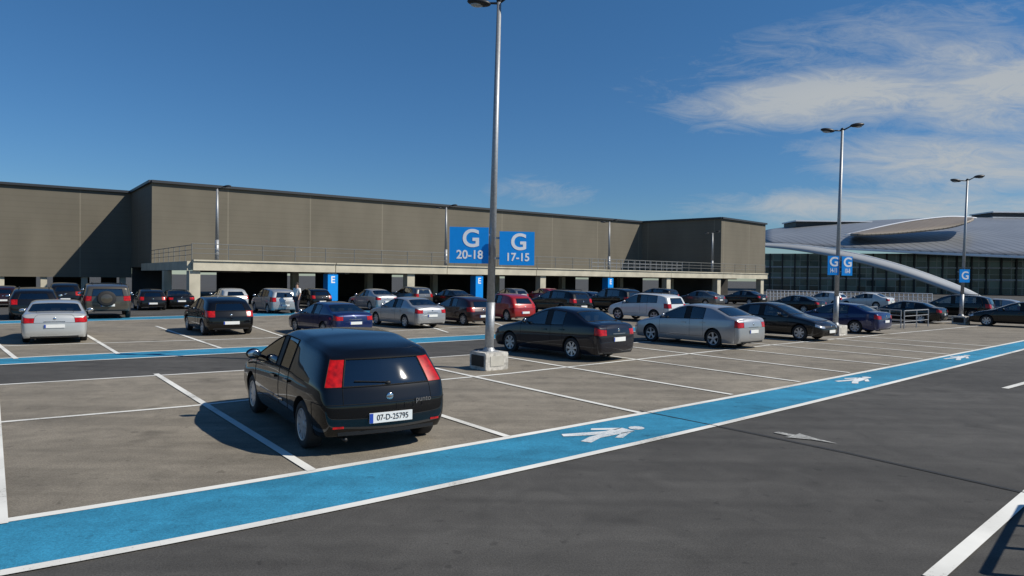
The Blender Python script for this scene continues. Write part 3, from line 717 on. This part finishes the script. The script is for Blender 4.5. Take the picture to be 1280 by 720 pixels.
sign(P, -.20, 2.2+(353-333)/F*P.y, .46, .78, 'G', '14-11', 'small blue G sign left of the second lamp post', R(2), -1)
sign(P, .36, 2.2+(353-333.5)/F*P.y, .46, .78, 'G', '10-8', 'small blue G sign right of the second lamp post', R(8), 1)
P = LP3[1]
sign(P, .05, 2.2+(355-346)/F*P.y, .58, .70, 'G', None, 'small blue G sign on the rightmost lamp post', R(5), 1)
# ---------------------------------------------------------------- building
ANG = R(37)
M['clad'] = cladding('dark_cladding', (.155, .139, .108), ANG)
ZT = 10.0
P0, Pa, P1, P2, P3, P4 = [at(*p, ZT) for p in ((0, 229.5), (165, 241), (190, 227.5), (803, 278), (902, 273), (957, 280.5))]
Pl = P0+(P0-Pa)*2.5
back = Vector((-26, 34, 0))
bld = thing('dark_building', 'long dark brown flat-roofed building with a projecting block behind the car park', 'building', (0, 0, 0))
bm = bmesh.new(); add_prism(bm, [Pl, P0, Pa, Pa+back*.4, Pl+back*.4], 1.75, ZT); obj('wing_wall', bm, M['clad'], bld)
bm = bmesh.new(); add_prism(bm, [P1, P2, P3, P4, P4+back*.4, P1+back*.5], 2.75, ZT+.02); obj('main_wall', bm, M['clad'], bld)
def coping(A, B, name='coping'):
    d = (B-A).normalized(); bm = bmesh.new(); L = (B-A).length; add_box(bm, (L/2, 0, 0), (L+.1, .5, .22)); a = math.atan2(d.y, d.x)
    return obj(name, bm, M['darkroof'], bld, loc=(A.x, A.y, ZT+.06), rz=a)
for A, B in ((Pl, Pa), (Pa, P1), (P1, P2), (P2, P3), (P3, P4)): coping(A, B)
inn = Vector((-6, 8, 0)); dep = Vector((-.6, .8, 0))
Lm = P1+inn; Rm = P4+inn*.6
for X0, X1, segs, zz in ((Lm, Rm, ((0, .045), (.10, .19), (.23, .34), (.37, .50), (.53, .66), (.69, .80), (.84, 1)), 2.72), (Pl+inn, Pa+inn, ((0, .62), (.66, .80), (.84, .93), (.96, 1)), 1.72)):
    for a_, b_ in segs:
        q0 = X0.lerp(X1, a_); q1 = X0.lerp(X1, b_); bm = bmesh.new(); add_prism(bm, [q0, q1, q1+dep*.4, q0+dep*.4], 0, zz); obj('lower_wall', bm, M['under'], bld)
for k in range(7):
    p = Pl.lerp(Pa, .45+k*.088); bm = bmesh.new(); add_box(bm, (p.x-.2, p.y+.4, .875), (.5, .5, 1.75), ANG); obj('pillar', bm, M['cream'], bld)
# elevated deck
A = pt(240, 330, 47); A.z = 0; B = pt(957, 345, 93); B.z = 0
dd = (B-A).normalized(); nn = Vector((-dd.y, dd.x, 0)); dang = math.atan2(dd.y, dd.x); DL = (B-A).length
deck = thing('elevated_deck', 'raised concrete access deck on columns running along the dark building', 'deck', (0, 0, 0))
LB = P1+Vector((-.3, .4, 0))
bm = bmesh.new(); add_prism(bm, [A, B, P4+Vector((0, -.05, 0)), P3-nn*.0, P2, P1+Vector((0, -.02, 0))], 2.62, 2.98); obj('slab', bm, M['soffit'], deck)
NS = 7
for k in range(NS):
    bm = bmesh.new(); s0 = DL/NS*k; s1 = DL/NS*(k+1)-.06; add_box(bm, ((s0+s1)/2, -.16, 2.74), (s1-s0, .3, .62)); add_box(bm, ((s0+s1)/2, -.2, 3.105), (s1-s0, .42, .10)); obj('edge_beam', bm, M['cream'], deck, loc=A, rz=dang)
dl = (LB-A); bm = bmesh.new(); add_box(bm, (dl.length/2, .16, 2.74), (dl.length, .3, .62)); obj('edge_beam', bm, M['cream'], deck, loc=A, rz=math.atan2(dl.y, dl.x))
for k in range(9):
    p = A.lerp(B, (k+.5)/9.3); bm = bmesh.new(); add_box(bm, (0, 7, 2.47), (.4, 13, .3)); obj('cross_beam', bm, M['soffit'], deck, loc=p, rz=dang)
def online(px):
    a = ray(px, 350); k = a.x/a.y; t = (k*A.y-A.x)/((B.x-A.x)-k*(B.y-A.y)); return A.lerp(B, t)
cols = [243, 415, 513, 598, 678, 762, 835, 898, 952]
ordn = ['first', 'second', 'third', 'fourth', 'fifth', 'sixth', 'seventh', 'eighth', 'ninth']
for i, px in enumerate(cols):
    p = online(px)+nn*.25; bm = bmesh.new(); add_box(bm, (0, 0, 1.2), (.70, .70, 2.4), dang); add_box(bm, (0, 0, .06), (.88, .88, .12), dang)
    o = obj('deck_column', bm, M['cream'], None, loc=p); tag(o, '%s pale concrete column under the deck edge, counted from the left' % ordn[i], 'column', 'columns under the deck edge')
    o2 = p+nn*7; bm = bmesh.new(); add_box(bm, (0, 0, 1.2), (.55, .55, 2.4), dang)
    o = obj('inner_column', bm, M['cream'], None, loc=o2); tag(o, '%s inner column in the shade behind the deck edge, counted from the left' % ordn[i], 'column', 'columns deep under the deck')
    if i in (1, 3, 5):
        q = p; t = thing('zone_sign', 'tall blue E sign wrapped round the %s deck column' % ordn[i], 'sign', (q.x, q.y, 0), dang, None)
        bm = bmesh.new(); add_box(bm, (0, 0, 1.28), (.82, .82, 2.05)); obj('panel', bm, M['signblue'], t)
        text('lettering', 'E', .72, M['signwhite'], t, Matrix.Translation((0, -.415, 1.85)) @ Matrix.Rotation(R(90), 4, 'X'), .014)
def railing(name, A, B, z, h, n, rails, label, mat, r=.03, group=None, cat='railing'):
    t = thing(name, label, cat, (A.x, A.y, z), math.atan2(B.y-A.y, B.x-A.x), group); L = math.hypot(B.x-A.x, B.y-A.y)
    for k in range(n+1):
        bm = bmesh.new(); add_tube(bm, (L*k/n, 0, 0), (L*k/n, 0, h), r*1.1, n=6); obj('post', bm, mat, t)
    for k in range(rails):
        bm = bmesh.new(); zz = h*(1-k*.3); add_tube(bm, (0, 0, zz), (L, 0, zz), r*(1 if k == 0 else .7), n=6); obj('rail', bm, mat, t)
    return t
o_ = nn*.05
railing('deck_railing', A+o_, B+o_, 3.15, 1.1, 30, 3, 'long steel railing along the front edge of the raised deck', M['railsteel'], .030)
railing('deck_railing', LB, A+o_, 3.05, 1.1, 8, 3, 'short steel railing on the left end of the raised deck', M['railsteel'], .030)
railing('deck_railing', online(765)+nn*3, online(878)+nn*3, 3.0, 1.35, 16, 4, 'taller pale railing on the deck in front of the dark recess', M['galv'], .035)
for px, yt, lab in ((271, 236, 'leftmost small lamp post standing on the raised deck'), (557, 259, 'second small lamp post on the deck, just left of the big G sign'), (761, 277, 'third small lamp post on the deck, right of the G signs'), (890, 291, 'rightmost small lamp post on the deck')):
    p = online(px)+nn*.7; q = ray(px, yt); hz = H+q.z*(p.y/q.y)
    lamp(px, 340, lab, blk=False, Y=p.y, z0=2.98, hh=hz, rpole=.12, arm=.5, group='small lamp posts on the raised deck', heads=(1, -1) if px > 400 else (1,))
# ---------------------------------------------------------------- terminal
def glassgrid(name):
    m, n, l, b = newmat(name)
    tc = n.new('ShaderNodeTexCoord'); br = n.new('ShaderNodeTexBrick'); br.offset = 0
    sp = n.new('ShaderNodeSeparateXYZ'); cb = n.new('ShaderNodeCombineXYZ'); l.new(tc.outputs['Object'], sp.inputs[0]); l.new(sp.outputs[0], cb.inputs[0]); l.new(sp.outputs[2], cb.inputs[1])
    l.new(cb.outputs[0], br.inputs['Vector']); br.inputs['Scale'].default_value = 1; br.inputs['Brick Width'].default_value = 1.8; br.inputs['Row Height'].default_value = 1.3; br.inputs['Mortar Size'].default_value = .07
    br.inputs['Color1'].default_value = (.012, .032, .032, 1); br.inputs['Color2'].default_value = (.14, .23, .20, 1); br.inputs['Mortar'].default_value = (.24, .27, .25, 1)
    l.new(br.outputs[0], b.inputs['Base Color']); b.inputs['Roughness'].default_value = .12; return m
M['tglass'] = glassgrid('terminal_glazing')
term = thing('airport_terminal', 'airport terminal with silver curved roof and green glass front at right', 'building')
ga = pt(955, 330, 150); gb = pt(1420, 330, 128); L = math.hypot(gb.x-ga.x, gb.y-ga.y); a = math.atan2(gb.y-ga.y, gb.x-ga.x)
ztop = H+(355-316)/F*130
bm = bmesh.new(); add_box(bm, (L/2, 1.5, ztop/2), (L, 3, ztop)); obj('glass_wall', bm, M['tglass'], term, loc=(ga.x, ga.y, 0), rz=a)
for k, zz in enumerate((2.9, 5.2)):
    bm = bmesh.new(); add_box(bm, (L/2, -.15, zz), (L, .3, .30)); obj('floor_band', bm, M['galv'], term, loc=(ga.x, ga.y, 0), rz=a)
for k in range(26):
    bm = bmesh.new(); add_box(bm, (L*(k+.5)/26, -.25, ztop/2), (.28, .3, ztop)); obj('mullion', bm, M['darkmetal'], term, loc=(ga.x, ga.y, 0), rz=a)
def shell(name, rows, mat, thick=.3):
    bm = bmesh.new(); G = []
    n = len(rows[0][0])
    for pts, Ys in rows:
        row = []
        for i, p in enumerate(pts):
            Y = Ys[0]+(Ys[1]-Ys[0])*i/(n-1); row.append(pt(p[0], p[1], Y))
        G.append([bm.verts.new(q) for q in row])
    for a_, b_ in zip(G, G[1:]):
        for i in range(n-1): bm.faces.new((a_[i], a_[i+1], b_[i+1], b_[i]))
    o = obj(name, bm, mat, term, True)
    s = o.modifiers.new('sub', 'SUBSURF'); s.levels = s.render_levels = 2
    s = o.modifiers.new('sol', 'SOLIDIFY'); s.thickness = thick; s.offset = 0; return o
X_ = [955, 1000, 1050, 1100, 1150, 1200, 1250, 1300, 1360]
shell('curved_roof', [([(x, y) for x, y in zip(X_, (305, 307, 310, 312, 315, 317, 319, 321, 323))], (146, 122)),
                      ([(x, y) for x, y in zip(X_, (297, 297, 298, 299, 300, 301, 302, 303, 305))], (155, 132)),
                      ([(x, y) for x, y in zip(X_, (291, 288, 286, 285, 285, 285, 286, 287, 289))], (170, 150)),
                      ([(x, y) for x, y in zip(X_, (288, 283, 279, 276, 274, 273, 273, 274, 276))], (190, 175))], M['silverroof'], .5)
shell('roof_eave', [([(x, y+.2) for x, y in zip(X_, (304.6, 306.6, 309.6, 311.6, 314.6, 316.6, 318.6, 320.6, 322.6))], (145.6, 121.6)),
                    ([(x, y) for x, y in zip(X_, (307, 309, 312, 314.4, 317.6, 319.6, 321.8, 323.8, 326))], (145.6, 121.6))], M['signwhite'], .2)
ux = (1062, 1080, 1100, 1125, 1150, 1175, 1190, 1205, 1218)
shell('upper_roof', [([(x, y) for x, y in zip(ux, (294, 293.5, 293, 291.5, 289, 286.5, 284, 280, 274.5))], (140, 140)),
                     ([(x, y) for x, y in zip(ux, (293, 289, 284, 279, 275, 272, 271, 271, 273))], (152, 152))], M['rooflouvre'], .4)
shell('roof_rim', [([(x, y) for x, y in zip((1055, 1080, 1100, 1125, 1150, 1175, 1190, 1205, 1222), (293.5, 288, 283, 277.8, 273.9, 271, 270, 270.4, 272.2))], (151, 151)),
                     ([(x, y) for x, y in zip((1055, 1080, 1100, 1125, 1150, 1175, 1190, 1205, 1222), (294.3, 289, 284, 278.6, 274.7, 271.8, 270.8, 271.2, 273))], (150.5, 150.5))], M['signwhite'], .15)
ax = (950, 980, 1010, 1045, 1080, 1115, 1150, 1185, 1212, 1232)
shell('arched_canopy', [([(x, y) for x, y in zip(ax, (304, 305, 307, 312, 319, 328, 339, 352, 363, 374))], (128, 104)),
                        ([(x, y) for x, y in zip(ax, (306, 308, 311, 316.5, 324, 333, 344, 357, 367.5, 375.5))], (126, 101)),
                        ([(x, y) for x, y in zip(ax, (309, 311, 315.5, 322, 330, 340, 351, 364, 373.5, 377.5))], (126, 101))], M['canopy'], .3)
shell('canopy_rim', [([(x, y) for x, y in zip(ax, (303.4, 304.4, 306.4, 311.4, 318.4, 327.4, 338.4, 351.4, 362.4, 373.4))], (127.4, 103.4)),
                     ([(x, y) for x, y in zip(ax, (304.6, 305.6, 307.6, 312.6, 319.6, 328.6, 339.6, 352.6, 363.6, 374.4))], (127.4, 103.4))], M['signwhite'], .15)
for k, (x, w_, y0_, y1_) in enumerate(((1262, 45, 283, 273), (1285, 90, 273, 266), (1040, 90, 284, 277))):
    c0 = pt(x-w_/2, y1_, 180); c1 = pt(x+w_/2, y1_, 180); cb_ = pt(x, y0_, 180)
    bm = bmesh.new(); add_box(bm, ((c0.x+c1.x)/2, 184, (c0.z+cb_.z)/2), (c1.x-c0.x, 8, c0.z-cb_.z)); obj('plant_room', bm, M['darkroof'], term)
    bm = bmesh.new(); add_box(bm, ((c0.x+c1.x)/2, 183.5, c0.z+.15), (c1.x-c0.x+1, 9.4, .3)); obj('roof_edge', bm, M['signwhite'], term)
railing('white_railing', pt(958, 378, 78)*1, pt(1165, 382, 66)*1, 0, 1.15, 40, 3, 'white railing in front of the airport terminal', M['signwhite'], .03)
railing('trolley_barrier', at(1098, 407), at(1126, 410), 0, .85, 2, 3, 'middle metal trolley barrier right of the second tall lamp post', M['galv'], .025, 'metal trolley barriers', 'barrier')
railing('trolley_barrier', at(1130, 411), at(1160, 408), 0, .85, 2, 3, 'rightmost metal trolley barrier right of the second tall lamp post', M['galv'], .025, 'metal trolley barriers', 'barrier')
railing('trolley_barrier', at(1068, 405), at(1096, 403), 0, .85, 2, 3, 'leftmost metal trolley barrier beside the dark blue saloon', M['galv'], .025, 'metal trolley barriers', 'barrier')
railing('guard_rail', Vector((4.75, 5.0, 0)), Vector((6.2, 6.6, 0)), 0, 1.05, 3, 3, 'steel guard rail whose shadow falls on the bottom right corner', M['galv'], .03)
# ---------------------------------------------------------------- person
def skinmesh(name, V, E, rad, mat, parent, sub=2):
    me = bpy.data.meshes.new(name); me.from_pydata(V, E, []); o = bpy.data.objects.new('tmp_skin', me); C.objects.link(o)
    o.modifiers.new('k', 'SKIN'); me.skin_vertices[0].data[0].use_root = True
    for i, r in enumerate(rad): me.skin_vertices[0].data[i].radius = (r, r)
    s = o.modifiers.new('s', 'SUBSURF'); s.levels = sub
    bpy.context.view_layer.update(); m2 = bpy.data.meshes.new_from_object(o.evaluated_get(bpy.context.evaluated_depsgraph_get())); bpy.data.objects.remove(o)
    m2.name = name; m2.materials.clear(); m2.materials.append(mat)
    for p in m2.polygons: p.use_smooth = True
    q = bpy.data.objects.new(name, m2); C.objects.link(q); q.parent = parent; return q
pp = at(371, 393)
per = thing('person', 'person in a white shirt and dark trousers standing by the silver people carrier', 'person', (pp.x, pp.y, 0), R(-30))
V = [(0, 0, .95), (0, 0, 1.15), (0, 0, 1.40), (0, 0, 1.50), (0, -.01, 1.60), (0, -.01, 1.70), (.19, 0, 1.42), (.24, .02, 1.15), (.23, -.08, .90), (.22, -.10, .80), (-.19, 0, 1.42), (-.25, .02, 1.15), (-.26, -.04, .90), (-.26, -.05, .80),
     (.10, 0, .90), (.11, -.06, .50), (.12, .02, .09), (.12, -.13, .04), (-.10, 0, .90), (-.12, .05, .50), (-.13, .14, .09), (-.13, 0, .04)]
E = [(0, 1), (1, 2), (2, 3), (3, 4), (4, 5), (2, 6), (6, 7), (7, 8), (8, 9), (2, 10), (10, 11), (11, 12), (12, 13), (0, 14), (14, 15), (15, 16), (16, 17), (0, 18), (18, 19), (19, 20), (20, 21)]
rd = [.14, .13, .14, .06, .085, .08, .06, .045, .032, .03, .06, .045, .032, .03, .085, .058, .04, .035, .085, .058, .04, .035]
skinmesh('body', V, E, rd, M['skin'], per)
skinmesh('shirt', [V[0], V[1], V[2], V[6], V[7], V[10], V[11]], [(0, 1), (1, 2), (2, 3), (3, 4), (2, 5), (5, 6)], [.165, .155, .165, .082, .062, .082, .062], M['shirt'], per)
skinmesh('trousers', [V[0], V[14], V[15], V[16], V[18], V[19], V[20]], [(0, 1), (1, 2), (2, 3), (0, 4), (4, 5), (5, 6)], [.155, .105, .08, .065, .105, .08, .065], M['trousers'], per)
bm = bmesh.new(); add_ball(bm, (0, .015, 1.70), (.095, .105, .085)); obj('hair', bm, M['hair'], per, True)
# ---------------------------------------------------------------- world, sun, camera
SUN_EL, SUN_ROT = R(42), R(102)
w = bpy.data.worlds.new('World'); bpy.context.scene.world = w; w.use_nodes = True; n = w.node_tree.nodes; l = w.node_tree.links
bg = n['Background']; bg.inputs[1].default_value = .10
sky = n.new('ShaderNodeTexSky'); sky.sky_type = 'NISHITA'; sky.sun_disc = False; sky.sun_elevation = SUN_EL; sky.sun_rotation = SUN_ROT
sky.air_density = 1.0; sky.dust_density = .1; sky.ozone_density = 4
hs = n.new('ShaderNodeHueSaturation'); hs.inputs['Saturation'].default_value = 1.16; l.new(sky.outputs[0], hs.inputs['Color'])
tc = n.new('ShaderNodeTexCoord'); sp = n.new('ShaderNodeSeparateXYZ'); l.new(tc.outputs['Generated'], sp.inputs[0])
rp = n.new('ShaderNodeValToRGB'); l.new(sp.outputs[2], rp.inputs[0]); e = rp.color_ramp.elements
e[0].position = 0; e[0].color = (.50, .62, .74, 1); e[1].position = .42; e[1].color = (.60, .80, .88, 1)
q = e.new(.12); q.color = (.48, .65, .80, 1)
tn = n.new('ShaderNodeMix'); tn.data_type = 'RGBA'; tn.blend_type = 'MULTIPLY'; tn.inputs[0].default_value = 1; l.new(hs.outputs[0], tn.inputs[6]); l.new(rp.outputs[0], tn.inputs[7])
def mth(op, a, b=None, clamp=False):
    t = n.new('ShaderNodeMath'); t.operation = op; t.use_clamp = clamp
    for i, q in enumerate((a, b)):
        if q is None: continue
        if isinstance(q, (int, float)): t.inputs[i].default_value = q
        else: l.new(q, t.inputs[i])
    return t.outputs[0]
yy = mth('MAXIMUM', sp.outputs[1], .05); u = mth('DIVIDE', sp.outputs[0], yy); v = mth('DIVIDE', sp.outputs[2], yy)
cb = n.new('ShaderNodeCombineXYZ'); l.new(u, cb.inputs[0]); l.new(v, cb.inputs[1])
def noise(scale, sx, sy, rot, det=9, dist=.6, rough=.62, off=(0, 0, 0)):
    mp = n.new('ShaderNodeMapping'); mp.inputs['Scale'].default_value = (sx, sy, 1); mp.inputs['Rotation'].default_value = (0, 0, rot); mp.inputs['Location'].default_value = off
    l.new(cb.outputs[0], mp.inputs[0]); t = n.new('ShaderNodeTexNoise'); t.inputs['Scale'].default_value = scale; t.inputs['Detail'].default_value = det; t.inputs['Distortion'].default_value = dist; t.inputs['Roughness'].default_value = rough
    l.new(mp.outputs[0], t.inputs['Vector']); return t.outputs[0]
def blob(px, py, rx, ry, rot):
    cu, cv = (px-640)/F, (352-py)/F; c_, s_ = math.cos(rot), math.sin(rot)
    du = mth('SUBTRACT', u, cu); dv = mth('SUBTRACT', v, cv)
    a = mth('DIVIDE', mth('ADD', mth('MULTIPLY', du, c_), mth('MULTIPLY', dv, s_)), rx/F)
    b = mth('DIVIDE', mth('SUBTRACT', mth('MULTIPLY', dv, c_), mth('MULTIPLY', du, s_)), ry/F)
    return mth('SUBTRACT', 1, mth('ADD', mth('MULTIPLY', a, a), mth('MULTIPLY', b, b)), True)
masks = [(blob(1050, 122, 260, 46, .10), 1.1), (blob(1240, 105, 220, 80, .05), 1.0), (blob(1200, 205, 250, 52, -.03), 1.0), (blob(1130, 258, 330, 30, 0), .95), (blob(680, 243, 80, 24, 0), .45), (blob(1100, 60, 380, 60, .2), .35)]
tot = None
for b_, k in masks:
    t = mth('MULTIPLY', b_, k); tot = t if tot is None else mth('MAXIMUM', tot, t)
nz1 = noise(2.6, 1.0, 3.4, R(-10), dist=1.0); nz2 = noise(9, 1.0, 3.6, R(14), off=(3, 1, 0), dist=1.4, rough=.75)
cov = mth('ADD', mth('MULTIPLY', nz1, .50), mth('MULTIPLY', nz2, .50))
den = mth('MULTIPLY', mth('SUBTRACT', mth('ADD', cov, mth('MULTIPLY', tot, .28)), .53), 3.8, True)
den = mth('MULTIPLY', den, mth('MULTIPLY', mth('POWER', tot, .4), .92), True)
mx = n.new('ShaderNodeMix'); mx.data_type = 'RGBA'; mx.inputs[7].default_value = (4.5, 4.8, 5.0, 1)
l.new(den, mx.inputs[0]); l.new(tn.outputs[2], mx.inputs[6]); l.new(mx.outputs[2], bg.inputs[0])
sd = bpy.data.lights.new('sun', 'SUN'); sd.energy = 5.0; sd.angle = R(.5); sd.color = (1, .94, .83)
so = bpy.data.objects.new('sun', sd); C.objects.link(so)
sdir = Vector((math.sin(SUN_ROT)*math.cos(SUN_EL), math.cos(SUN_ROT)*math.cos(SUN_EL), math.sin(SUN_EL)))
so.rotation_euler = sdir.to_track_quat('Z', 'Y').to_euler()
cd = bpy.data.cameras.new('camera'); cd.sensor_width = 36; cd.lens = 36*F/1280; cd.clip_start = .1; cd.clip_end = 4000
co = bpy.data.objects.new('camera', cd); C.objects.link(co); co.matrix_world = Matrix.Translation(CAM) @ cam_m
bpy.context.scene.camera = co
vs_ = bpy.context.scene.view_settings; vs_.view_transform = 'Standard'; vs_.look = 'None'; vs_.exposure = 0
for m in [m for m in bpy.data.materials if m.users == 0]: bpy.data.materials.remove(m)
